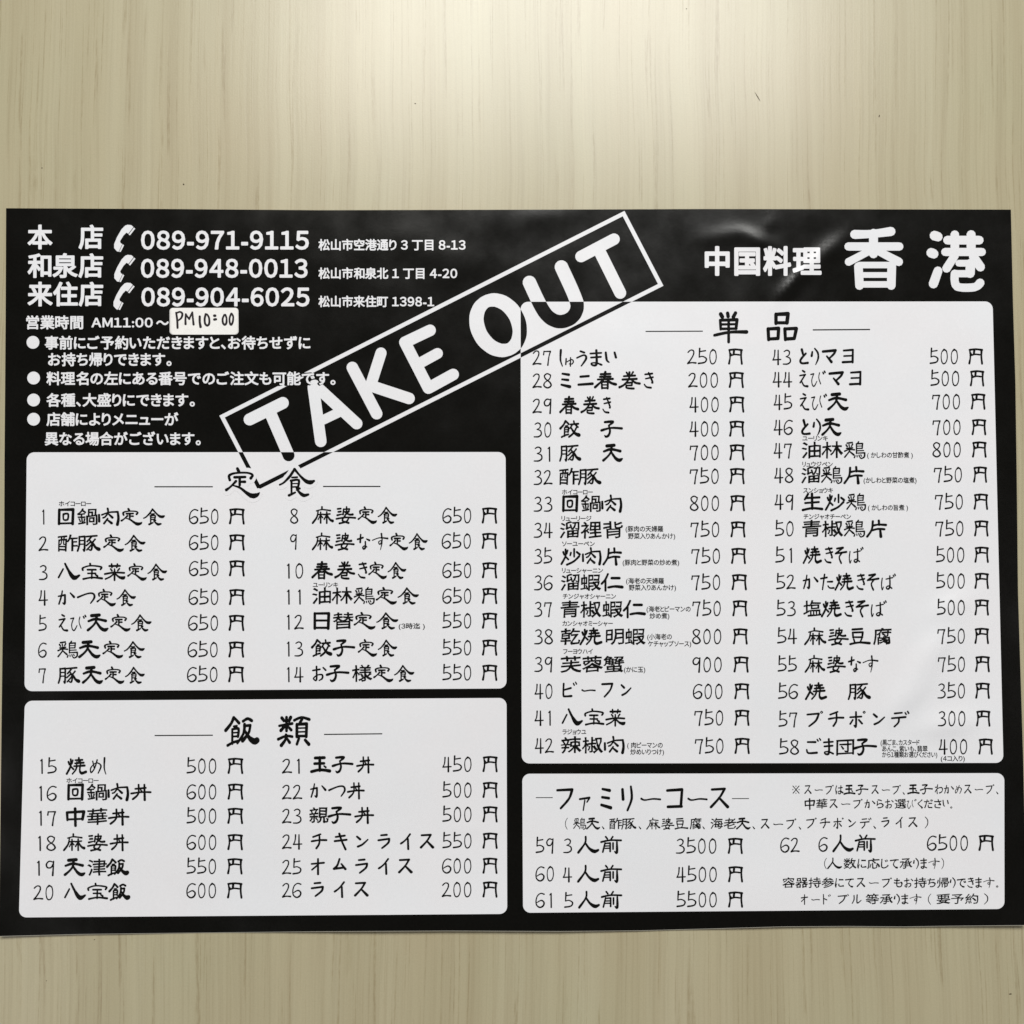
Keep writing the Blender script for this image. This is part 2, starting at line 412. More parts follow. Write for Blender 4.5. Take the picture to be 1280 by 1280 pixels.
D2 = "74,10,6 80,21,7;88,3,6 94,14,7"
FOODL = "34,2,11 22,24,9 2,46,11;38,4,9 54,20,10;34,32,7 46,30,7;28,42,7 52,40,9 50,68,8;28,42,7 28,92,8;30,54,5 50,53,5;30,67,6 50,66,6;10,98,9 30,88,8 52,82,8;"
FIREL = "13,24,9 19,40,9;40,14,8 34,34,8;27,8,9 27,48,9 2,96,10;32,56,8 44,68,9;"
ST_KANJI = {
 '定': "41,2,9 46,12,9;15,40,8 13,25,8 34,17,6 74,16,6 93,23,7 87,34,9;31,31,8 68,30,7;49,31,8 49,57,8;49,46,6 67,46,8;36,44,8 18,62,6 3,73,9;26,58,4 50,66,7 74,84,10 92,93,14 108,90,11 117,82,3",
 '食': "52,4,7 37,28,8 17,50,6 3,58,6;52,4,8 69,25,7 88,44,10 104,50,13 117,45,7;44,33,6 61,32,6;40,44,7 66,42,7 64,66,6;42,44,7 42,90,6;44,54,4 64,54,4;44,66,5 64,65,5;34,95,9 54,85,6;57,66,5 68,84,8 83,95,11 98,92,7;69,71,7 58,77,4",
 '円': "6,8,9 50,4,9 92,9,10;8,8,9 12,54,8 5,96,10;88,8,11 87,55,9 92,98,10;39,8,11 36,36,10;12,46,9 42,37,8 77,40,8;14,30,8 22,42,8",
 '天': "24,7,14 70,3,14;6,40,11 50,27,12 108,38,13;54,6,12 50,42,11 30,70,9 2,94,12;52,44,10 78,80,13 102,93,17 121,84,8",
 '子': "22,8,10 72,6,12 46,29,8;0,58,12 60,43,9 128,46,12;46,29,8 54,60,10 46,86,11 30,96,10 20,88,5",
 '丼': "28,30,8 85,24,9;5,58,9 60,50,8 112,50,9;46,5,8 44,60,8 14,92,9;78,5,8 80,97,10;58,37,7 64,45,8",
 '八': "28,32,8 0,82,9;40,0,9 62,42,12 94,84,20 128,70,9",
 '宝': "48,0,9 50,10,9;3,38,9 4,25,8 50,12,7 116,19,8 112,34,9;32,36,8 84,36,8;34,58,7 82,58,8;60,36,8 58,88,8;6,92,9 60,83,8 122,88,10;82,66,8 94,74,9",
 '菜': "30,14,9 95,13,9;44,2,8 46,22,8;80,2,8 76,22,8;38,32,8 46,42,8;62,32,7 63,42,7;92,30,8 82,42,8;2,62,9 60,53,8 122,55,9;62,46,9 62,99,9;58,60,8 36,78,7 6,92,8;66,60,8 90,80,10 114,86,15 124,80,8",
 '回': "8,8,13 6,92,13;8,8,10 98,6,14;98,6,14 94,92,14;8,90,9 94,88,9;34,34,9 64,32,9 62,66,9 36,66,8 34,34,9",
 '日': "8,5,13 8,96,13;8,6,10 98,5,12;98,6,14 94,96,14;10,48,9 96,48,9;8,92,10 96,92,10",
 '肉': "4,38,9 5,78,10;20,38,8 60,23,7 108,20,9;108,20,9 112,60,11 106,97,12;52,0,9 54,24,8 38,50,7 26,56,7;58,34,7 78,54,11;52,60,7 32,90,9;50,68,7 74,88,11",
 '中': "8,24,11 10,70,9;8,24,11 100,18,12;100,18,12 92,66,11;10,66,9 94,62,9;52,0,12 54,104,11",
 '人': "50,0,9 46,38,9 4,95,11;46,34,8 72,70,12 104,88,17 128,80,10",
 '前': "34,0,8 44,12,8;78,0,8 68,14,8;6,32,9 60,21,8 130,22,9;30,38,8 16,92,8;30,40,7 62,38,8;62,38,8 62,88,9;30,56,6 60,55,6;28,70,6 60,69,6;80,38,9 80,74,8;104,32,9 104,94,12 90,89,6",
 '玉': "28,10,14 88,8,14;24,44,13 86,42,13;58,8,14 58,86,13;4,92,14 60,81,13 122,88,15;86,58,8 97,66,9",
 '品': "34,4,12 34,36,11;34,4,11 80,2,12;80,3,12 76,34,12;34,34,10 76,34,10;4,56,11 6,94,11;4,56,10 44,54,11;44,55,11 42,90,11;6,92,10 42,90,10;68,56,11 70,94,11;68,56,10 112,54,11;112,55,11 104,90,11;70,92,10 104,90,10",
 '単': "26,4,12 32,14,12;52,1,12 54,12,12;82,0,12 74,14,12;24,26,9 26,58,9;24,26,9 88,24,10;88,24,10 84,56,10;26,41,7 86,40,7;26,57,8 86,56,8;2,80,9 60,69,9 124,68,12;56,26,9 56,104,10",
 '仁': "38,0,9 22,34,9 2,58,10;24,32,9 24,99,9;60,24,11 104,24,12;40,80,10 78,74,11 120,78,14",
 '片': "38,6,9 32,56,9 6,98,10;38,32,10 70,26,9 112,28,11;72,2,11 74,28,9;36,60,9 68,52,9 104,54,10;80,56,10 84,98,13",
 '豆': "20,8,9 80,4,9;22,26,9 24,56,9;22,26,8 84,24,9;84,25,9 80,54,9;24,54,8 82,54,8;28,66,8 34,84,8;78,62,8 68,84,8;6,96,10 60,86,9 126,90,12",
 '生': "34,2,10 14,34,9;24,26,9 104,22,11;16,56,9 100,50,10;58,0,11 60,90,11;2,98,11 60,87,10 120,92,13",
 '麻': "58,0,8 58,11,8;24,24,6 60,16,6 110,22,8;34,26,7 26,62,8 0,97,9;34,46,7 66,44,7;50,32,7 50,96,8;48,50,6 34,76,6;52,52,6 62,64,7;70,46,7 108,42,7;88,30,7 88,97,8;86,48,6 72,74,7;90,50,7 108,76,10 124,84,13",
 '婆': "10,12,8 30,10,8;14,30,8 30,28,8;8,50,9 36,44,6;48,13,7 44,46,8;48,14,6 84,12,8;84,13,8 80,24,7;66,0,7 66,26,7;52,29,6 82,27,7;82,27,7 56,50,8;58,34,6 84,46,9 104,45,10;2,72,8 60,63,8 120,66,9;56,54,8 40,82,8 78,96,10;80,66,8 64,88,8 22,99,9",
 '焼': FIREL + "56,14,8 100,12,9;78,0,9 78,24,8;54,33,8 108,29,9;66,24,7 64,42,7;88,22,7 88,42,7;48,50,8 114,46,10;66,50,8 58,72,8 38,96,7;86,48,8 84,78,9 96,92,13 122,84,12",
 '豚': "10,10,8 10,60,8 0,97,8;10,12,8 42,9,9;42,9,9 40,92,9 32,87,5;12,34,6 40,33,6;12,56,6 40,55,6;52,10,8 112,5,9;84,8,7 56,40,8;68,26,7 84,56,8 80,90,8 66,88,6;76,42,7 52,64,7;80,60,7 54,90,7;102,26,8 88,44,7;86,42,8 104,74,12 124,86,16",
 '飯': FOODL + "70,14,9 88,5,9 104,12,10;76,25,10 72,56,9 48,90,8;76,30,8 98,28,9;98,28,9 92,54,9 68,82,12;78,48,8 96,73,14 114,84,20 124,80,18",
 '類': "14,4,11 22,13,11;48,2,11 42,14,11;32,2,10 32,48,9;4,31,8 54,23,9;30,28,8 10,47,10;34,30,8 50,45,10;0,77,9 30,66,8 54,68,9;30,62,9 28,78,9 12,98,11;32,72,8 44,88,10;62,12,9 90,2,8 120,9,10;92,8,10 84,20,9;72,26,10 72,68,10;72,26,9 110,24,10;110,24,10 108,68,10;74,39,5 108,38,5;74,52,5 108,51,5;72,66,8 108,66,8;80,74,9 72,94,9;104,80,9 118,94,11",
 '春': "34,13,10 92,11,10;30,29,10 94,27,10;16,45,9 108,41,10;62,0,12 54,40,10 30,64,9 0,91,11;72,44,8 96,65,11 126,74,13;40,60,9 42,98,9;40,60,8 78,58,9;78,58,9 76,98,10;42,77,6 76,77,6;42,96,8 76,96,8",
 '巻': "44,2,8 52,14,9;84,0,9 74,16,8;28,25,9 96,21,10;20,45,9 106,41,10;62,2,10 58,42,9 30,76,9 2,91,11;72,44,8 98,64,10 124,69,11;40,66,8 78,63,9;78,63,9 76,80,8;44,81,7 76,80,8;44,80,8 43,93,9 60,98,9 88,99,10",
 '餃': FOODL + "86,2,8 88,13,8;66,22,8 114,18,9;74,28,8 62,45,7;98,26,8 112,38,8;102,42,8 84,74,9 56,97,9;70,44,8 92,74,12 118,86,17",
 '鶏': "18,8,7 46,4,7;12,19,7 18,29,7;28,17,6 30,27,6;48,14,7 42,27,6;14,40,6 48,36,6;4,56,7 30,46,6 58,48,7;32,34,6 30,56,6 4,92,7;34,60,6 54,78,9;82,0,6 74,12,6;70,12,6 70,70,6;70,12,6 104,10,7;104,11,6 102,40,6;72,26,4 100,25,4;72,40,5 102,39,5;70,54,5 110,52,5;72,68,5 116,66,7;116,67,7 114,90,7 98,100,6 90,94,5;62,84,5 58,95,6;73,82,5 74,91,5;84,80,5 87,89,5;94,78,5 98,86,5",
 '炒': FIREL + "80,6,9 80,52,8;60,28,9 56,44,8;96,24,9 114,38,10;110,50,10 78,80,9 36,100,10",
}
ST_KATA = {
 'チ': "50,6,8 10,22,8;2,48,9 45,41,8 83,41,10;45,18,8 44,60,8 28,90,9",
 'キ': "5,22,8 55,14,9;0,47,9 65,39,9;25,2,9 40,50,8 60,97,9",
 'ン': "5,20,9 22,36,11;10,80,10 35,67,9 65,38,6",
 'ラ': "17,12,9 48,9,9;2,42,9 62,33,9;62,34,9 56,58,9 22,89,8",
 'イ': "55,5,8 30,40,7 4,62,9;43,34,8 45,95,9",
 'ス': "8,12,9 58,9,9;58,9,9 38,45,8 4,85,10;36,46,8 70,84,12",
 'オ': "3,35,8 70,28,9;38,5,8 38,97,9;38,40,7 5,70,7",
 'ム': "38,5,8 25,45,9 8,64,11;8,64,10 62,57,9;48,35,8 70,66,11",
 'ミ': "12,10,9 50,16,12;10,44,9 46,48,11;6,76,10 56,88,14",
 'ニ': "12,28,10 62,24,11;0,76,11 85,70,12",
 'ー': "0,50,8 15,56,6 50,51,6 82,53,7",
 'フ': "5,15,9 70,12,10;70,12,10 56,50,9 20,90,8",
 'ビ': "12,12,9 10,80,9 22,88,9 62,86,10;12,50,8 58,38,9;"+D2,
 'プ': "2,22,8 66,16,9;66,17,9 50,58,9 12,92,8;82,2,4 88,8,4 82,14,4 76,8,4 82,2,4",
 'ブ': "2,22,8 66,16,9;66,17,9 50,58,9 12,92,8;"+D2,
 'ポ': "4,38,8 66,34,9;36,6,8 36,92,9 26,87,6;18,54,8 4,78,8;52,54,8 70,76,9;82,2,4 88,8,4 82,14,4 76,8,4 82,2,4",
 'デ': "16,15,8 56,11,8;0,44,8 76,37,9;40,42,8 36,70,8 14,94,8;"+D2,
 'マ': "3,20,11 85,13,12;85,14,11 74,34,11 48,58,9;28,48,8 58,82,14",
 'ヨ': "12,14,9 72,10,10;72,11,10 70,84,11;14,47,8 68,45,8;6,84,10 70,81,10",
 'ァ': "10,52,7 64,46,8;64,47,8 50,64,6;38,58,7 30,98,6",
 'リ': "10,12,11 13,52,12;50,0,9 54,50,10 34,98,9",
 'コ': "5,16,10 76,12,11;76,12,11 70,82,11;8,84,10 74,82,10",
 'ド': "20,2,8 22,94,9;22,40,8 56,54,9;"+D2,
 'ル': "18,14,8 18,55,8 2,90,7;46,8,8 46,86,9 82,60,6",
}
ST_HIRA = {
 'か': "0,42,7 42,34,9;42,34,9 40,84,11 28,82,6;25,10,7 18,45,8 4,88,8;75,22,7 98,46,12",
 'つ': "0,48,9 60,26,7 96,26,9 104,50,10 80,84,6",
 'え': "25,2,8 38,10,9;8,32,7 42,26,8;42,26,7 10,74,8;18,64,6 34,92,8 56,96,11",
 'び': "0,25,6 18,21,6;18,22,5 6,58,5 10,88,5 22,95,6 38,66,4;55,15,5 50,45,4 62,82,5;76,12,7 80,21,7;86,5,7 90,13,7",
 'な': "0,36,9 35,26,9;20,8,8 17,54,9;58,34,6 76,42,10;50,50,7 50,84,9 40,94,9 33,84,6 48,74,6 60,82,6",
 'す': "0,42,5 45,27,5 98,31,9;58,3,9 62,46,7 48,66,6 40,52,5 54,44,5 62,56,6 52,98,4",
 'き': "5,14,8 48,9,10;8,40,7 52,31,9;26,4,8 50,60,9 44,64,6;0,74,6 14,90,8 40,94,10",
 'お': "0,32,8 42,25,9;22,8,8 22,88,8 4,80,7 26,60,6 56,58,8 56,80,8 38,92,6;62,15,7 77,30,9",
 'し': "6,0,9 4,60,7 14,98,4",
 'め': "18,20,6 28,62,6;46,12,7 30,62,6 8,88,7 6,60,6 40,30,5 70,48,8 52,92,6",
 'ゅ': "4,52,6 2,88,6;8,72,4 30,58,5 40,68,5 34,84,5 20,84,5;26,46,5 25,98,5",
 'う': "18,8,8 36,16,9;0,48,7 36,31,8 46,52,9 22,96,6",
 'ま': "5,22,9 58,18,9;8,46,8 56,42,9;34,2,9 35,84,10 16,92,9 10,80,7 34,78,7 60,90,9",
 'い': "6,15,9 11,60,9 22,74,6;50,15,8 57,46,10",
 'と': "16,8,12 26,42,11;42,32,10 8,70,11 16,90,10 55,88,11",
 'り': "2,46,11 6,22,9;22,2,8 42,28,9 44,62,9 28,98,5",
 'そ': "18,10,9 60,5,11;60,6,9 8,40,8;8,40,8 84,30,10;55,34,9 34,62,8 48,98,9",
 'ば': "8,28,6 3,66,6 8,97,6 16,80,4;34,33,6 80,24,6;60,14,7 60,80,9 44,92,8 36,82,6 52,74,6 74,88,7;84,10,7 88,18,7;94,3,7 98,11,7",
 'た': "2,30,8 45,23,9;28,5,9 14,95,7;48,49,7 82,48,9;52,74,7 64,86,7 92,86,9",
 'ご': "16,20,8 62,20,10;10,66,7 20,86,9 70,84,11;72,4,6 78,14,7;86,-2,6 92,8,7",
}
ST_NUM = {
 '0': "21,3,10 6,20,5 2,55,5 8,88,6 20,97,7 34,86,6 42,55,5 37,15,6 22,3,9",
 '1': "0,14,5 9,4,7;9,4,7 10,97,8",
 '2': "4,20,7 20,5,6 38,10,7 38,34,7 22,66,7 3,94,9;3,94,9 26,89,7 52,91,9",
 '3': "8,12,6 26,3,7 42,14,7 38,36,6 20,46,5;20,46,5 44,56,7 48,80,8 30,95,8 2,96,6",
 '4': "16,4,8 13,42,6 3,68,7;3,68,7 54,65,7;37,3,6 37,98,9",
 '5': "10,-6,8 7,52,6;7,52,6 28,47,6 51,62,8 42,86,8 3,94,9;10,15,6 46,9,7",
 '6': "54,9,8 33,3,6 12,20,6 3,52,6 7,82,7 28,97,8 49,85,9 53,63,8 35,50,7 7,66,5",
 '7': "6,6,6 3,30,7;5,8,6 48,7,8;48,7,8 38,42,6 31,99,8",
 '8': "44,12,7 24,2,7 6,16,7 14,38,7 40,60,8 48,82,8 27,97,8 4,84,8 8,62,6 34,42,6 44,22,6 42,10,6",
 '9': "42,10,6 20,4,7 4,24,7 10,46,8 30,46,7 43,20,6;45,4,7 43,52,7 40,99,9",
 '(': "24,0,4 8,28,5 6,66,5 22,100,4", ')': "4,0,4 20,28,5 20,68,5 4,100,4",
 '、': "2,76,6 16,94,10", '。': "10,78,5 18,86,5 10,94,5 2,86,5 10,78,5",
 '※': "4,12,7 70,84,8;70,12,7 6,84,8;37,14,9;37,84,9;4,48,9;70,48,9",
}

_dg = None
_fontcurve = None
def font_shape(ch):
    """filled glyph of the built-in font: verts, tris (y down, em = 100)"""
    c = bpy.data.curves.new("glyph", 'FONT'); c.body = ch; c.size = 1; c.resolution_u = 3
    o = bpy.data.objects.new("glyph", c); col.objects.link(o)
    dg = bpy.context.evaluated_depsgraph_get()
    m = o.evaluated_get(dg).to_mesh()
    V = [(v.co.x * 100, 85 - v.co.y * 100) for v in m.vertices]
    F = [tuple(p.vertices) for p in m.polygons]
    o.evaluated_get(dg).to_mesh_clear()
    bpy.data.objects.remove(o); bpy.data.curves.remove(c)
    return V, F
def boundary(F):
    cnt = {}
    for f in F:
        for a, b in zip(f, f[1:] + f[:1]):
            k = (min(a, b), max(a, b)); cnt[k] = cnt.get(k, 0) + 1
    return [k for k, n in cnt.items() if n == 1]
def simplify_merge(V):
    return V
def fat_glyph(ch, rfun, warp=None):
    if ch in '0123456789AM': ch = chr(ord(ch) + 0xFEE0)       # the upright full-width figures
    V, F = font_shape(ch)
    if not V: return [], []
    if warp: V = [warp(x, y) for x, y in V]
    # merge duplicate points so that the outline is closed
    idx = {}; remap = []; VV = []
    for x, y in V:
        k = (round(x, 2), round(y, 2))
        if k not in idx: idx[k] = len(VV); VV.append((x, y))
        remap.append(idx[k])
    F = [tuple(remap[k] for k in f) for f in F]
    F = [f for f in F if len(set(f)) == len(f)]
    E = boundary(F)
    def area(P, G):
        return sum(abs(sum(P[a][0] * P[b][1] - P[b][0] * P[a][1] for a, b in zip(g, g[1:] + g[:1]))) / 2 for g in G)
    best = None
    for attempt in range(8):
        rng = random.Random(ord(ch) * 31 + attempt)
        e = 0.03 + 0.02 * attempt
        W = [(x + rng.uniform(-e, e), y + rng.uniform(-e, e)) for x, y in VV]
        polys = [[W[k] for k in f] for f in F]
        limit = area(W, F)
        for a, b in E:
            xa, ya = W[a]; xb, yb = W[b]
            d = math.hypot(xb - xa, yb - ya)
            if d < 0.02: continue
            r = rfun((xb - xa) / d, (yb - ya) / d, (xa + xb) / 2, (ya + yb) / 2)
            if r <= 0.05: continue
            limit += d * r
            polys.append(hull(disc(xa, ya, r, 7, rng.uniform(0, 6)) + disc(xb, yb, r, 7, rng.uniform(0, 6))))
        v, f, o = union(polys)
        a = area(v, f)
        if best is None or a < best[0]: best = (a, v, f)
        if a <= limit * 1.08: break
    return best[1], best[2]
CACHE = {}
def is_kanji(c): return '\u4e00' <= c <= '\u9fff'
def is_hira(c): return '\u3040' <= c <= '\u309f'
def is_kata(c): return '\u30a0' <= c <= '\u30ff' or c == 'ー'
def strokes_shape(s, thick=1.0, jitter=0.0):
    polys = []
    for st in s.split(';'):
        if not st.strip(): continue
        P = [tuple(float(a) for a in t.split(',')) for t in st.split()]
        P = catmull(P, 4)
        P = [(x, y, w * thick * (1 + random.uniform(-jitter, jitter))) for x, y, w in P]
        polys += capsules(P, 10)
    v, f, _ = union(polys)
    return v, f
def glyph(style, ch):
    key = (style, ch)
    if key in CACHE: return CACHE[key]
    if 'brush' in style:
        ex = 9.0 if style == 'halo_brush' else 0.0
        src = None
        for tab in (ST_KANJI, ST_KATA, ST_HIRA, ST_NUM):
            if ch in tab: src = tab[ch]; break
        if src:
            if ex:
                src = ';'.join(' '.join('%s,%s,%g' % (t.split(',')[0], t.split(',')[1], float(t.split(',')[2]) + 2 * ex) for t in st.split()) for st in src.split(';') if st.strip())
            hf = {'brush_head': 0.86, 'brush_note': 0.92}.get(style, 1.0)
            v, f = strokes_shape(src, hf * 1.40 if ch in ST_KANJI or ch in ST_KATA else hf * (1.34 if ch in ST_HIRA else 1.28), 0.07)
            if ch in '0123456789': v = [(x, 11 + y * 0.87) for x, y in v]
            if ch in '回日': v = [(x * 0.86, y) for x, y in v]
            if ch == '円': v = [(x, 3 + y * 0.93) for x, y in v]
        else:
            kan = is_kanji(ch)
            sx = 1.22 if kan else 1.0; sy = 1.06
            seed = ord(ch) * 0.37
            def warp(x, y):
                n1 = noise.noise(Vector((x * 0.035, y * 0.035, seed))); n2 = noise.noise(Vector((x * 0.035, y * 0.035, seed + 9)))
                X = x * sx + 4.5 * n1; Y = (y - 1) * sy + 4.5 * n2 - (0.075 * (x - 50) if kan else 0)
                Y -= 3.5 * ((X - 60) / 60.0) ** 2 * (1 if y < 45 else -0.6) * (1 if kan else 0) * -1 * 0.5   # slightly bowed bars
                return X, Y
            def rf(dx, dy, x, y):
                r = (0.9 if style == 'brush_note' else 1.25) if kan else 1.0
                if dx * dy > 0.12 and y > 45 and x > 60: r += 2.4
                if abs(dx) > 0.9: r += 0.5
                return r + 0.8 * noise.noise(Vector((x * 0.06, y * 0.06, seed)))
            v, f = fat_glyph(ch, rf, warp)
    elif style == 'heavy':
        v, f = fat_glyph(ch, lambda *a: 3.7)
    elif style == 'bold':
        v, f = fat_glyph(ch, lambda *a: 2.9)
    elif style == 'digits':
        v, f = fat_glyph(ch, lambda *a: 3.0)
    elif style == 'halo_bold':
        v, f = fat_glyph(ch, lambda *a: 9.0)
    else:                                                   # small gothic print
        v, f = fat_glyph(ch, lambda *a: 1.5)
    CACHE[key] = (v, f)
    return v, f
def advance(style, ch, v):
    """(left shift, advance) in units"""
    if not v: return 0, {'　': 100, ' ': 28}.get(ch, 28) * (1.22 if 'brush' in style else 1)
    x0 = min(p[0] for p in v); x1 = max(p[0] for p in v)
    if 'brush' in style:
        if ch in '0123456789':
            w = 66; return w / 2 - (x0 + x1) / 2, w
        if ch in '(（)）': return 10 - x0, x1 - x0 + 20
        if ch in '、。': return 8 - x0, 70
        if is_kata(ch) or ch == '※': return 60 - (x0 + x1) / 2, 120
        if ch == '円' or is_kanji(ch): return 61 - (x0 + x1) / 2, max(118, x1 - x0 + 4)
        return 5 - x0, x1 - x0 + 10
    if is_kanji(ch): return 50 - (x0 + x1) / 2, 100
    if ch in '、。': return 4 - x0, 48
    if ch == 'ー': return 3 - x0, x1 - x0 + 6
    if ord(ch) < 0x3000: return 4 - x0, x1 - x0 + 8
    return 5 - x0, x1 - x0 + 10
class Ink:
    def __init__(self): self.V = []; self.F = []; self.M = []
    def add(self, v, f, m=0):
        n = len(self.V); self.V += v; self.F += [tuple(n + k for k in g) for g in f]; self.M += [m] * len(f)
    def text(self, style, s, x0, x1, cy, H, pad=0):
        """text whose ink runs from x0 to x1, centred on cy, full-height glyphs H tall"""
        items = []; pen = 0.0
        for ch in s:
            v, f = glyph(style, ch) if ch not in ' 　' else ([], [])
            sh, adv = advance(style, ch, v)
            if v: items.append((v, f, pen + sh))
            pen += adv
        lo = min(min(p[0] for p in v) + o for v, f, o in items); hi = max(max(p[0] for p in v) + o for v, f, o in items)
        sx = (x1 - x0) / (hi - lo)
        if 'brush' in style: sy = H / 100.0; c = 50
        elif all(ord(c_) < 0x300 for c_ in s):
            a = min(min(p[1] for p in v) for v, f, o in items if v); b = max(max(p[1] for p in v) for v, f, o in items)
            sy = H / (b - a); c = (a + b) / 2
        else: sy = H / 93.0; c = 47
        for v, f, o in items:
            self.add([(x0 + (p[0] + o - lo) * sx, cy + (p[1] - c) * sy) for p in v], f)
    def rule(self, x0, x1, y, w, y2=None):
        y2 = y if y2 is None else y2
        n = 10
        v = []
        for i in range(n + 1):
            t = i / n; x = x0 + (x1 - x0) * t; yy = y + (y2 - y) * t
            v += [(x, yy - w / 2), (x, yy + w / 2)]
        self.add(v, [(2 * i, 2 * i + 1, 2 * i + 3, 2 * i + 2) for i in range(n)])
    def strokes(self, s, ox, oy, k, wk=1.0):
        polys = []
        for st in s.split(';'):
            P = [tuple(float(a) for a in t.split(',')) for t in st.split()]
            P = [(ox + x / k, oy + y / k, w * wk / k) for x, y, w in catmull(P, 4)]
            polys += capsules(P, 10)
        v, f, _ = union(polys); self.add(v, f)
    def build(self, name, parent, mats, lift, label=None, cut=None):
        V, F, M = self.V, self.F, self.M
        if cut:
            bm = bmesh.new()
            bv = [bm.verts.new((x, y, 0)) for x, y in V]
            for g, m in zip(F, M):
                try: fc = bm.faces.new([bv[k] for k in g]); fc.material_index = m
                except ValueError: pass
            xs = [v[0] for v in V]; ys = [v[1] for v in V]
            x = min(xs) + cut
            while x < max(xs):
                bmesh.ops.bisect_plane(bm, geom=bm.verts[:] + bm.edges[:] + bm.faces[:], plane_co=(x, 0, 0), plane_no=(1, 0, 0)); x += cut
            y = min(ys) + cut
            while y < max(ys):
                bmesh.ops.bisect_plane(bm, geom=bm.verts[:] + bm.edges[:] + bm.faces[:], plane_co=(0, y, 0), plane_no=(0, 1, 0)); y += cut
            bm.verts.index_update()
            V = [(v.co.x, v.co.y) for v in bm.verts]; F = [tuple(v.index for v in f.verts) for f in bm.faces]; M = [f.material_index for f in bm.faces]
            bm.free()
        W = [on_sheet(x, y, lift) for x, y in V]
        # faces must look up
        G = []
        for f in F:
            a = 0.0
            for p, q in zip(f, f[1:] + f[:1]): a += W[p][0] * W[q][1] - W[q][0] * W[p][1]
            G.append(f if a > 0 else tuple(reversed(f)))
        if isinstance(mats, bpy.types.Material): mats = [mats]
        o = link_mesh(name, W, G, mats, parent, ORG, M)
        if label: o["label"] = label
        return o

# ------------------------------------------------------------------ the numbered dishes
def item(key, num, nx, ny, name, x0, x1, y, price, p0, p1, py, e0, e1, furi=None, notes=()):
    P = panels[key]
    k = Ink()
    k.text('brush', num, nx[0], nx[1], ny - 0.8, 21.5)
    k.build("dish_number", P, M_INK, L_TEXT); k = Ink()
    k.text('brush', name, x0, x1, y, 20.8)
    k.build("dish_name", P, M_INK, L_TEXT); k = Ink()
    k.text('brush', price, p0, p1, py - 0.8, 21.5)
    k.text('brush', '円', e0, e1, py - 0.2, 20.6)
    k.build("price", P, M_INK, L_TEXT)
    if furi:
        k = Ink(); k.text('small', furi[0], furi[1], furi[2], furi[3], 7.0); k.build("reading_aid", P, M_INK, L_TEXT)
    if notes:
        k = Ink()
        for s, a, b, cy in notes: k.text('small', s, a, b, cy, 7.4)
        k.build("dish_note", P, M_INK, L_TEXT)

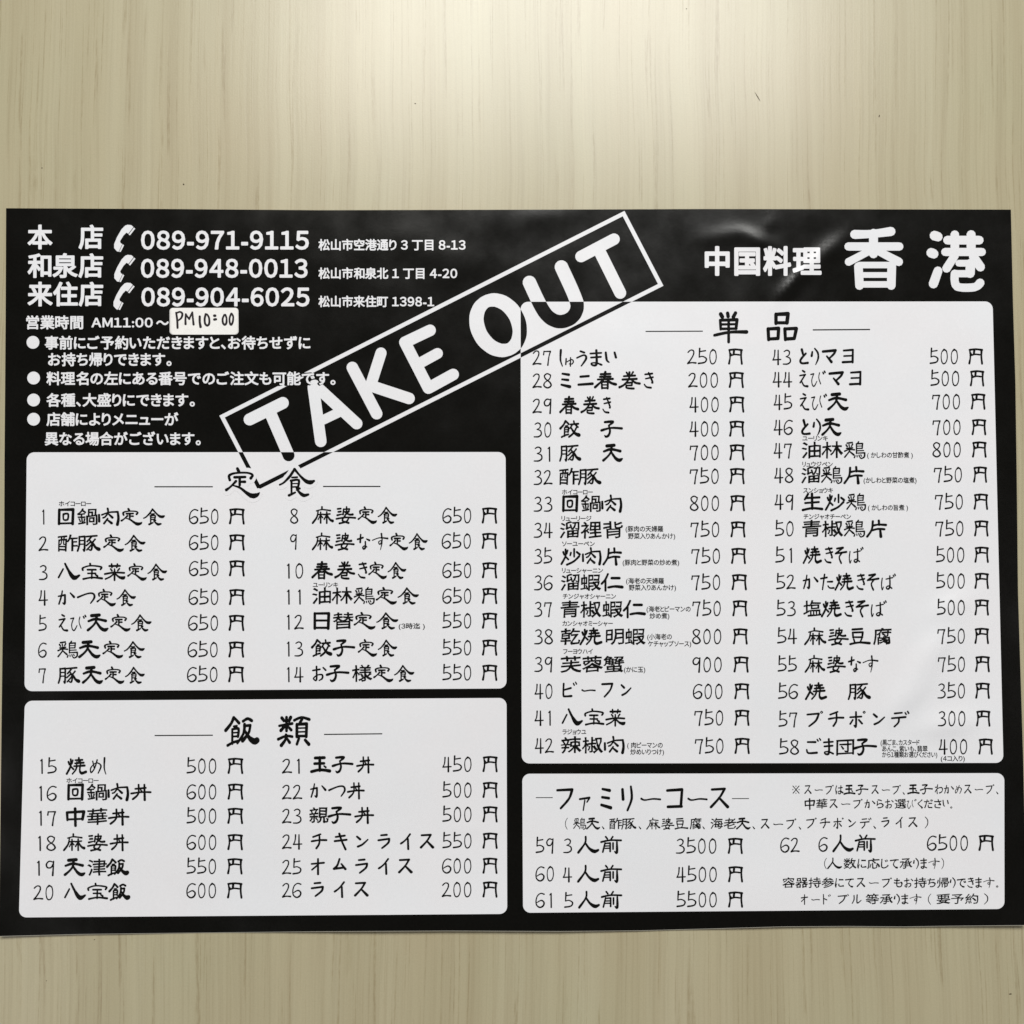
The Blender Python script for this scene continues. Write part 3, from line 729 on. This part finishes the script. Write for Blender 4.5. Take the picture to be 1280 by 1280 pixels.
HK = "ホイコーロー"
R = [
 ("set", "1", (52.5, 55.5), 646, "回鍋肉定食", 72, 206.3, 646, "650", 236, 273, 645.5, 286, 306, (HK, 73.5, 114, 629.5)),
 ("set", "2", (48, 60.5), 679.5, "酢豚定食", 72, 182, 679, "650", 236, 273, 678, 286, 306),
 ("set", "3", (48.5, 59.5), 715.5, "八宝菜定食", 72, 209, 715, "650", 236, 273, 710.5, 286, 306),
 ("set", "4", (48, 60), 747, "かつ定食", 72, 170, 747, "650", 235.6, 272.8, 746.5, 286, 305.8),
 ("set", "5", (48, 58.5), 779.5, "えび天定食", 73, 189.5, 778.5, "650", 235, 272.5, 778.7, 285.5, 305.5),
 ("set", "6", (47.5, 58.5), 812.5, "鶏天定食", 71.5, 181, 812, "650", 234.3, 272, 812, 285.3, 305.3),
 ("set", "7", (48, 57.5), 844, "豚天定食", 72, 181, 844, "650", 233.6, 271.8, 843, 285, 305),
 ("set", "8", (362.5, 373), 645, "麻婆定食", 389.6, 496.6, 644, "650", 552.8, 589, 644.5, 602, 621.6),
 ("set", "9", (362.5, 371), 677, "麻婆なす定食", 389.6, 534.7, 677, "650", 552, 588.6, 676.3, 602, 621.3),
 ("set", "10", (358.5, 379), 713.5, "春巻き定食", 389, 508, 713, "650", 552.8, 589, 713, 602.3, 621.6),
 ("set", "11", (358.5, 376), 746, "油林鶏定食", 390, 523.7, 744.8, "650", 552.8, 589, 745, 602.3, 621.8, ("ユーリンキ", 391, 422.6, 731)),
 ("set", "12", (358.5, 379.8), 777.5, "日替定食", 391.7, 498, 776, "550", 552.8, 589, 776, 602.3, 621.8, None, (("(3時迄 )", 498.3, 531, 782.5),)),
 ("set", "13", (358.5, 379), 811, "餃子定食", 388.5, 496.6, 810, "550", 552.8, 589, 809.6, 602.3, 621.8),
 ("set", "14", (358.5, 379.5), 843, "お子様定食", 390, 518, 841.8, "550", 552.8, 589, 841, 602.3, 621.8),
 ("rice", "15", (50, 71), 957.7, "焼めし", 82, 132.8, 957.7, "500", 233, 270.3, 957.5, 284.3, 304.2),
 ("rice", "16", (48.8, 71), 991.5, "回鍋肉丼", 83.8, 189.5, 990.2, "600", 233, 270.3, 989.7, 284.3, 304.2, (HK, 83, 123.2, 975.6)),
 ("rice", "17", (48.6, 70.2), 1022.5, "中華丼", 82, 162, 1021, "500", 233, 270.3, 1020, 284, 304),
 ("rice", "18", (47.4, 70), 1054, "麻婆丼", 78.6, 161, 1053, "600", 233, 270.3, 1052.8, 284, 303.8),
 ("rice", "19", (46, 67.8), 1085, "天津飯", 79.4, 161.6, 1084.3, "550", 233, 270, 1083, 283.7, 303.3),
 ("rice", "20", (41.4, 66.6), 1115.7, "八宝飯", 80, 163, 1115, "600", 232.8, 270, 1113.2, 283.6, 303.2),
 ("rice", "21", (352.3, 374.8), 957.5, "玉子丼", 387.5, 468, 955.8, "450", 552.8, 589.4, 955.3, 603, 622.2),
 ("rice", "22", (352.3, 378), 990, "かつ丼", 387.5, 456, 988.2, "500", 552.8, 589.4, 987.6, 603, 622.2),
 ("rice", "23", (352.3, 377), 1020, "親子丼", 386.5, 467.8, 1019, "500", 552.8, 589.4, 1018, 603, 622.2),
 ("rice", "24", (352.3, 378), 1052, "チキンライス", 388.3, 543, 1052, "550", 552.8, 589.4, 1051, 603, 622.2),
 ("rice", "25", (352.3, 377), 1083.8, "オムライス", 388.3, 516, 1083, "600", 552.4, 589.2, 1082.3, 603, 622),
 ("rice", "26", (352.3, 377), 1112.8, "ライス", 388.3, 461, 1112, "200", 552, 589.2, 1112, 603, 622),
 ("single", "27", (665.4, 689), 447, "しゅうまい", 699.3, 771.5, 447.7, "250", 858.7, 896, 445.8, 910, 928.7),
 ("single", "28", (665.4, 690), 475.8, "ミニ春巻き", 700.5, 817.3, 475.4, "200", 860, 897.5, 475, 910.8, 930),
 ("single", "29", (665.4, 689.4), 507.3, "春巻き", 698.9, 764, 506.5, "400", 861.6, 898.4, 505.6, 911.3, 930.6),
 ("single", "30", (667, 689.2), 537.2, "餃　子", 698.9, 778.8, 536.3, "400", 861.6, 898.4, 536, 911.3, 930.6),
 ("single", "31", (667, 688), 567.4, "豚　天", 698.9, 778.8, 566.3, "700", 862, 898.4, 565.5, 911.6, 930.8),
 ("single", "32", (667, 690.8), 596.6, "酢豚", 698.9, 752, 595.7, "750", 862, 898.4, 595.2, 911.9, 931),
 ("single", "33", (667, 690.6), 630, "回鍋肉", 702.5, 778, 629.6, "800", 862.2, 898.8, 629, 912.5, 931.4, (HK, 702.5, 741, 615)),
 ("single", "34", (667, 691), 662.6, "溜裡背", 699.8, 778.8, 662.4, "750", 863, 899, 661.8, 913, 932, ("リューリージ", 701.8, 739.3, 648), (("(豚肉の天婦羅", 782, 829, 661), ("野菜入りあんかけ)", 785, 844, 670))),
 ("single", "35", (667.4, 690.4), 695.2, "炒肉片", 700.5, 777.6, 695.4, "750", 864, 900, 695, 913.7, 932.6, ("ソーユーペン", 702.5, 743.4, 679.6), (("(豚肉と野菜の炒め煮)", 778.3, 849, 703),)),
 ("single", "36", (667.4, 691), 728.3, "溜蝦仁", 701, 779.7, 728, "750", 864, 900.2, 727.8, 914.4, 933.8, ("リューシャーニン", 702.5, 753.8, 713), (("(海老の天婦羅", 782.6, 830, 726), ("野菜入りあんかけ)", 786, 845, 734.4))),
 ("single", "37", (667.6, 690), 761.4, "青椒蝦仁", 700.5, 807.6, 761.5, "750", 865.3, 901, 760.5, 915.4, 934.3, ("チンジャオシャーニン", 703.5, 770, 745.3), (("(海老とピーマンの", 808.2, 863.3, 761.2), ("炒め煮)", 812, 836.7, 769.8))),
 ("single", "38", (667.6, 691.4), 795.8, "乾焼明蝦", 700.5, 807, 795.7, "800", 865, 901.6, 795.6, 916, 934.8, ("カンシャオミーシャー", 703, 766, 779.2), (("(小海老の", 809, 839.8, 795.8), ("ケチャップソース)", 810, 864, 804.6))),
 ("single", "39", (667.8, 690.4), 830.3, "芙蓉蟹", 700.5, 780.5, 830.4, "900", 865.4, 902.2, 830.7, 916.8, 936, ("フーヨウハイ", 704, 741, 814.2), (("(かに玉)", 780, 806.6, 836.8),)),
 ("single", "40", (668, 690.6), 864, "ビーフン", 703, 789.4, 862.5, "600", 866, 903.2, 864.2, 917.8, 936.7),
 ("single", "41", (668, 688.6), 897.4, "八宝菜", 702, 782, 897, "750", 867.7, 904, 897.3, 918, 937),
 ("single", "42", (668.4, 692.6), 932, "辣椒肉", 701, 781, 931.3, "750", 868.4, 904.4, 932.5, 918, 937.4, ("ラジョウユ", 703, 732.8, 914.8), (("( 肉ピーマンの", 784, 828.4, 931.4), ("炒めいりつけ)", 788, 830, 939.8))),
 ("single", "43", (965.3, 989), 446.3, "とりマヨ", 999, 1067.5, 445.6, "500", 1162, 1197.4, 445.6, 1210.4, 1229),
 ("single", "44", (965.7, 990.4), 474.2, "えびマヨ", 999, 1077, 473.2, "500", 1163, 1199, 473, 1212.3, 1230.5),
 ("single", "45", (967, 990.5), 502.6, "えび天", 999.6, 1061, 502.2, "700", 1165, 1200, 502, 1213.5, 1232),
 ("single", "46", (967, 991.2), 534, "とり天", 1001.3, 1052, 534, "700", 1165.5, 1200.7, 534, 1214.5, 1233),
 ("single", "47", (967, 990), 563, "油林鶏", 1002, 1082, 562.6, "800", 1165.5, 1201, 562, 1215, 1233.4, ("ユーリンキ", 1003, 1034.8, 547.8), (("( かしわの甘酢煮 )", 1084, 1141, 568.7),)),
 ("single", "48", (967.6, 992), 594, "溜鶏片", 1001.6, 1080.8, 593.8, "750", 1167.2, 1202.4, 593.3, 1216.4, 1234, ("リュウジペン", 1003, 1041, 580.2), (("(かしわと野菜の塩煮)", 1079.5, 1145.7, 600.2),)),
 ("single", "49", (968, 991.7), 627.3, "生炒鶏", 1002, 1082.7, 627.5, "750", 1168.5, 1203.6, 627.2, 1217, 1235.3, ("スンショウキ", 1004, 1041.3, 612.9), (("( かしわの旨煮 )", 1085, 1135, 634.4),)),
 ("single", "50", (968.6, 992), 660.8, "青椒鶏片", 1002.6, 1109, 660.7, "750", 1169, 1204.3, 660.6, 1217.6, 1235.8, ("チンジャオチーペン", 1004.5, 1063.8, 645.7)),
 ("single", "51", (969, 990.2), 694, "焼きそば", 1003.3, 1079.6, 694, "500", 1169.8, 1205.4, 693.5, 1218, 1236.2),
 ("single", "52", (970, 994.8), 727.3, "かた焼きそば", 1003.3, 1120, 727.4, "500", 1170, 1206, 726.2, 1218, 1236.3),
 ("single", "53", (970.4, 994.8), 760.6, "塩焼きそば", 1004, 1108.6, 760.8, "500", 1171, 1206, 759.4, 1218, 1236.4),
 ("single", "54", (971.3, 996.5), 795, "麻婆豆腐", 1005, 1114.7, 795.6, "750", 1171.6, 1206, 795, 1218, 1236.4),
 ("single", "55", (972, 996.3), 830.2, "麻婆なす", 1005.7, 1098.2, 830, "750", 1172.3, 1206.2, 830.2, 1218.8, 1237.5),
 ("single", "56", (972.5, 997.7), 864.2, "焼　豚", 1006, 1088.8, 864.2, "350", 1171.8, 1206.2, 863.5, 1219, 1237.5),
 ("single", "57", (973, 996.8), 899.2, "プチポンデ", 1008, 1137, 899, "300", 1172.3, 1206.7, 898.2, 1220, 1238.2),
 ("single", "58", (973.7, 999), 933.8, "ごま団子", 1007.4, 1096.5, 933.8, "400", 1173.3, 1209, 933.3, 1223, 1241.2, None,
  (("(黒ごま、カスタード", 1100.8, 1149.5, 928), ("あんこ、紫いも、翡翠", 1102.6, 1159.5, 935.8), ("から1種類お選びください)", 1102.6, 1171.6, 943.2), ("(4コ入り)", 1176, 1206, 948))),
 ("family", "59", (669.4, 692), 1057, "3 人前", 704, 777.6, 1056.3, "3500", 844.8, 895.5, 1057.5, 909.6, 928.7),
 ("family", "60", (669.2, 692.4), 1092.2, "4 人前", 703.3, 777.8, 1092.5, "4500", 845.4, 896, 1093, 910, 929),
 ("family", "61", (669.2, 690), 1125.3, "5 人前", 705, 778, 1125, "5500", 845.4, 896, 1124.6, 910, 929),
 ("family", "62", (975.2, 999.8), 1056.2, "6 人前", 1023, 1094.8, 1054.6, "6500", 1158.6, 1210, 1053.8, 1223, 1242.6),
]
for r in R:
    item(*r)

# headings
def heading(key, parts, rules, label, gl=0.0):
    k = Ink()
    for ch, x0, x1, y0, y1 in parts: k.text('brush_head', ch, x0, x1, (y0 + y1) / 2 + gl, (y1 - y0))
    for a in rules: k.rule(*a)
    return k.build("heading", panels[key], M_INK, L_TEXT, label)
heading("set", [('定', 281, 325, 585, 622.5), ('食', 348.5, 394, 585, 621)], [(193, 266, 608.4, 1.3), (403.8, 475.5, 608, 1.3)], "set meal heading with a short rule on each side")
heading("rice", [('飯', 280, 324.6, 896.5, 932.5), ('類', 346, 388.4, 896, 932.4)], [(193.3, 266, 919.4, 1.3, 919.0), (405, 477.8, 918, 1.3, 917.2)], "rice dish heading with a short rule on each side")
heading("single", [('単', 891.4, 935.5, 391.2, 426), ('品', 958, 997.7, 391.5, 426.5)], [(807, 878.5, 414.2, 1.2, 413.9), (1016, 1087.6, 412.3, 1.4, 411.8)], "single dish heading with a short rule on each side")
k = Ink()
c5 = lambda X: 640 + X / 4.129
for ch, a, b in (('フ', 228, 318), ('ァ', 345, 405), ('ミ', 455, 518), ('リ', 563, 625), ('ー', 662, 770), ('コ', 795, 885), ('ー', 905, 1010), ('ス', 1020, 1122)):
    k.text('brush_head', ch, c5(a), c5(b), 998.3, 30)
k.rule(669.8, 690.9, 997, 0.9); k.rule(915, 936.3, 998.2, 0.9)
k.build("heading", panels["family"], M_INK, L_TEXT, "family course heading in large brush katakana")
def note(key, rows, H, label=None):
    k = Ink()
    for s, a, b, cy in rows: k.text('brush_note', s, a, b, cy, H)
    return k.build("note", panels[key], M_INK, L_TEXT, label)
note("family", [("(", 706.4, 709.6, 1029.6), ("鶏天、", 716.5, 755.5, 1029.6), ("酢豚、", 761.6, 801.5, 1029.6), ("麻婆豆腐、", 807.8, 881, 1029.6),
                ("海老天、", 888, 943.8, 1029.6), ("スープ、", 951, 1001.5, 1030), ("プチポンデ、", 1007.7, 1095, 1029), ("ライス", 1101.5, 1147, 1028), (")", 1156, 1160.4, 1028)], 14.0, "bracketed line of dishes under the family course heading")
note("family", [("※", 990.5, 999.5, 987.2), ("スープは玉子スープ、", 1005.5, 1131, 987.2), ("玉子わかめスープ、", 1134, 1248, 986.6), ("中華スープからお選びください。", 1005.6, 1190.5, 1004.8)], 12.5, "two-line soup note in the top right corner of the family panel")
note("family", [("(人数に応じて承ります)", 1030.3, 1180, 1079.4)], 13.5)
note("family", [("容器持参にてスープもお持ち帰りできます。", 978, 1248, 1103.4)], 13.0)
note("family", [("オード", 1001, 1038.5, 1124.3), ("ブル", 1047, 1077, 1124), ("等承ります", 1082, 1152, 1124), ("(", 1160, 1164, 1124), ("要予約", 1170.6, 1223, 1123.6), (")", 1230, 1235.4, 1123.6)], 13.0)

# ------------------------------------------------------------------ white print on the black ground
def white(name, rows, label=None, cut=None):
    k = Ink()
    for st, s, a, b, cy, H in rows: k.text(st, s, a, b, cy, H)
    return k.build(name, menu, M_WHITE, L_TEXT, label, cut)
phones = "body"
BODY = [(290, 108), (335, 112), (362, 135), (300, 218), (275, 205), (240, 240), (197, 310), (205, 335), (225, 345), (180, 440), (160, 435), (125, 395), (125, 345), (160, 260), (215, 165), (260, 118)]
STR1 = [(368, 142), (385, 155), (320, 238), (303, 228)]
STR2 = [(230, 348), (247, 360), (205, 443), (187, 440)]
for i, (nm, ny, num, y, a, b, addr, ax, ay, dx, dy) in enumerate((
        ("本　店", 296.2, "089-971-9115", 300.2, 176.2, 386.2, "松山市空港通り 3 丁目 8-13", 582, 306, 0, 0),
        ("和泉店", 332, "089-948-0013", 335.4, 176, 384.6, "松山市和泉北 1 丁目 4-20", 571.6, 341.6, 0.2, 37.6),
        ("来住店", 367.6, "089-904-6025", 371.2, 176.6, 387, "松山市来住町 1398-1", 542.8, 376.8, -0.8, 72.4))):
    white("contact_line", [('bold', nm, 34.4, 129, ny, 29.5), ('digits', num, a, b, y, 24.2), ('bold', addr, 398, ax, ay, 13.8)])
    k = Ink()
    for P in (BODY, STR1, STR2):
        pts = [(130 + x / 9.85 + dx, 270 + yy / 9.85 + dy) for x, yy in P]
        v, f, _ = union([pts]); k.add(v, f)
    k.build("telephone_symbol", menu, M_WHITE, L_TEXT)
white("opening_hours", [('bold', "営業時間", 32.7, 104, 403, 16.6), ('bold', "AM11:00", 114.2, 191, 403.2, 12.4), ('bold', "～", 195.2, 211, 403.5, 16.6)])
for rows, by in (([("事前にご予約いただきますと、お待ちせずに", 56, 388, 428.4), ("お持ち帰りできます。", 60, 214.5, 449.3)], (41.2, 427.9)),
                 ([("料理名の左にある番号でのご注文も可能です。", 58, 419.5, 473)], (42, 472.5)),
                 ([("各種、大盛りにできます。", 58, 243.6, 500)], (42, 500)),
                 ([("店舗によりメニューが", 58, 223, 524), ("異なる場合がございます。", 56, 251, 548.4)], (42, 524))):
    k = Ink()
    for s, a, b, cy in rows: k.text('bold', s, a, b, cy, 16.4)
    v = [by] + disc(by[0], by[1], 8.0, 28)
    k.add(v, [(0, 1 + i, 1 + (i + 1) % 28) for i in range(28)])
    k.build("bullet_line", menu, M_WHITE, L_TEXT)
white("restaurant_title", [('heavy', "中", 880.8, 912.2, 326.2, 35), ('heavy', "国", 917.8, 950.2, 326.2, 35), ('heavy', "料", 953.8, 989, 326.2, 35), ('heavy', "理", 990.6, 1027, 326.2, 35)], "smaller four-character white title")
for strokes_, ox, oy, kk, lab in (
    ("650,128,34 715,126,30 785,117,34;720,124,34 720,200,34;627,173,31 816,173,31;712,186,28 628,230,30;730,186,28 814,230,32;664,248,33 668,318,33;668,242,24 785,242,24;788,246,33 786,318,33;668,279,21 786,279,21;668,314,24 786,314,24",
     850, 250, 2.977, "large first character of the white title"),
    ("485,388,88 515,398,84;455,540,86 478,550,84;515,702,80 475,815,84;600,428,78 882,428,78;665,380,78 665,530,78;810,380,82 810,530,82;580,533,73 905,533,73;662,570,76 592,678,78;828,570,78 892,666,82;700,633,60 800,633,60;805,635,85 800,722,85;668,726,64 800,726,64;665,726,74 665,800,74 700,846,74 840,846,74 890,808,78",
     1100, 240, 7.111, "large last character of the white title")):
    k = Ink(); k.strokes(strokes_, ox, oy, kk); k.build("restaurant_name", menu, M_WHITE, L_TEXT, lab, 9)

# ------------------------------------------------------------------ slanted TAKE OUT stamp: white on black, black where it runs over a white panel
PAN = [rounded_outline(Q_SET, 9.5), rounded_outline(Q_SINGLE, 9.5)]
def stamp(name, polys, parent, label=None):
    v, f, o = union(polys + PAN)
    n = len(polys)
    k = Ink(); F = []; M = []
    for g, s in zip(f, o):
        if any(i < n for i in s):
            F.append(g); M.append(1 if any(i >= n for i in s) else 0)
    used = sorted({i for g in F for i in g}); mp = {a: b for b, a in enumerate(used)}
    k.V = [v[i] for i in used]; k.F = [tuple(mp[i] for i in g) for g in F]; k.M = M
    return k.build(name, parent, [M_WHITE, M_INK], L_STAMP, label, 9)
OC = [(274.2, 519.6), (780.6, 263.6), (829.3, 357.2), (322.4, 612.4)]
cxm = sum(p[0] for p in OC) / 4; cym = sum(p[1] for p in OC) / 4
ux, uy = OC[1][0] - OC[0][0], OC[1][1] - OC[0][1]; ul = math.hypot(ux, uy); ux /= ul; uy /= ul
wx, wy = OC[3][0] - OC[0][0], OC[3][1] - OC[0][1]; wl = math.hypot(wx, wy); wx /= wl; wy /= wl
T = 5.0
IC = [(OC[0][0] + T * (ux + wx), OC[0][1] + T * (uy + wy)), (OC[1][0] + T * (-ux + wx), OC[1][1] + T * (-uy + wy)),
      (OC[2][0] + T * (-ux - wx), OC[2][1] + T * (-uy - wy)), (OC[3][0] + T * (ux - wx), OC[3][1] + T * (uy - wy))]
frame = [[OC[i], OC[(i + 1) % 4], IC[(i + 1) % 4], IC[i]] for i in range(4)]
st_frame = stamp("stamp_frame", frame, menu, "long slanted rectangular outline around the TAKE OUT letters")
a2 = lambda X, Y: (270 + X / 3.879, 250 + Y / 3.879)
a3 = lambda X, Y: (560 + X / 3.879, 250 + Y / 3.879)
def seg(f, w, *P): return [tuple(f(x, y)) + (w,) for x, y in P]
letters = [
 [seg(a2, 15, (163, 1064), (324, 984)), seg(a2, 15, (262, 1030), (352, 1238))],
 [seg(a2, 14.5, (472, 908), (508, 1170)), seg(a2, 14.5, (488, 905), (682, 1084)), seg(a2, 12, (520, 1066), (612, 1022)), seg(a2, 15, (478, 900), (484, 905))],
 [seg(a2, 14.5, (661, 812), (779, 1036)), seg(a2, 14, (800, 742), (748, 905)), seg(a2, 14.5, (748, 900), (936, 962))],
 [seg(a2, 14.5, (916, 690), (1030, 912)), seg(a2, 14.5, (916, 690), (1038, 632)), seg(a2, 13.5, (972, 800), (1074, 744)), seg(a2, 14.5, (1030, 912), (1150, 846))],
 None,
 [catmull(seg(a3, 17, (395, 400), (450, 515), (492, 570), (545, 590), (600, 570), (626, 522), (612, 462), (550, 325)), 5)],
 [seg(a3, 14.5, (645, 274), (805, 190)), seg(a3, 15, (728, 235), (835, 450))],
]
for L in letters:
    if L is None:
        cx, cy = a3(243, 607); polys = []
        ang = math.atan2(0.885, 0.465); n = 44; P = []
        for i in range(n + 1):
            t = 2 * math.pi * i / n
            e, g = 33.2 * math.cos(t), 25.2 * math.sin(t)
            P.append((cx + e * math.cos(ang) - g * math.sin(ang), cy + e * math.sin(ang) + g * math.cos(ang), 15.5 + 3.2 * abs(math.sin(t))))
        polys = capsules(P, 14)
    else:
        polys = []
        for s in L: polys += capsules(s, 16)
    stamp("stamp_letter", polys, st_frame)
# clear outlines that keep the print readable where it crosses the frame
k = Ink(); k.text('halo_brush', '定', 281 - 3.2, 325 + 3.2, 603.75, 37.5)
k.build("title_outline", panels["set"], M_WHITE, L_HALO)
k = Ink(); k.text('halo_brush', '食', 348.5 - 3.2, 394 + 3.2, 603, 36)
k.build("title_outline", panels["set"], M_WHITE, L_HALO)
k = Ink(); k.text('halo_bold', "可能です。", 337.2, 420.8, 473, 16.4)
k.build("text_outline", menu, M_BLACK, L_HALO)

# ------------------------------------------------------------------ hand-written opening time sticker
stk = rounded(((211.9, 384.9), (298, 384.7), (298.2, 418.1), (212, 418.3)), 4.2, 0.00024, M_STICK, "sticker", menu, 3.0)
stk["label"] = "small cream sticker with PM 10:00 written by hand"
# paper thickness of the sticker
me = stk.data
bm = bmesh.new(); bm.from_mesh(me)
be = [e for e in bm.edges if e.is_boundary]
r = bmesh.ops.extrude_edge_only(bm, edges=be)
for g in r['geom']:
    if isinstance(g, bmesh.types.BMVert): g.co.z -= 0.00016
bm.to_mesh(me); bm.free()
k = Ink()
k.strokes("235,185,24 250,290,26 255,405,26;240,190,22 290,172,22 325,200,26 310,260,24 262,300,18;"
          "375,205,22 370,290,24 372,350,28;375,210,24 400,245,22 425,275,26;425,275,22 450,220,22 470,180,22;470,180,24 480,280,24 488,355,28;"
          "578,240,28 578,320,28 590,390,32;665,210,26 650,270,26 655,340,26 685,372,26 715,345,26 715,270,24 690,215,22 662,205,24;"
          "790,228,32 802,228,32;790,284,30 815,280,28;935,215,22 912,270,24 915,330,26 940,360,26 965,335,26 968,265,22 950,215,24;"
          "1035,200,24 1013,260,22 1015,330,24 1035,360,26 1058,320,24 1065,240,22 1040,198,26", 200, 375, 11.64, 1.25)
k.build("handwriting", stk, M_PEN, 0.00028)
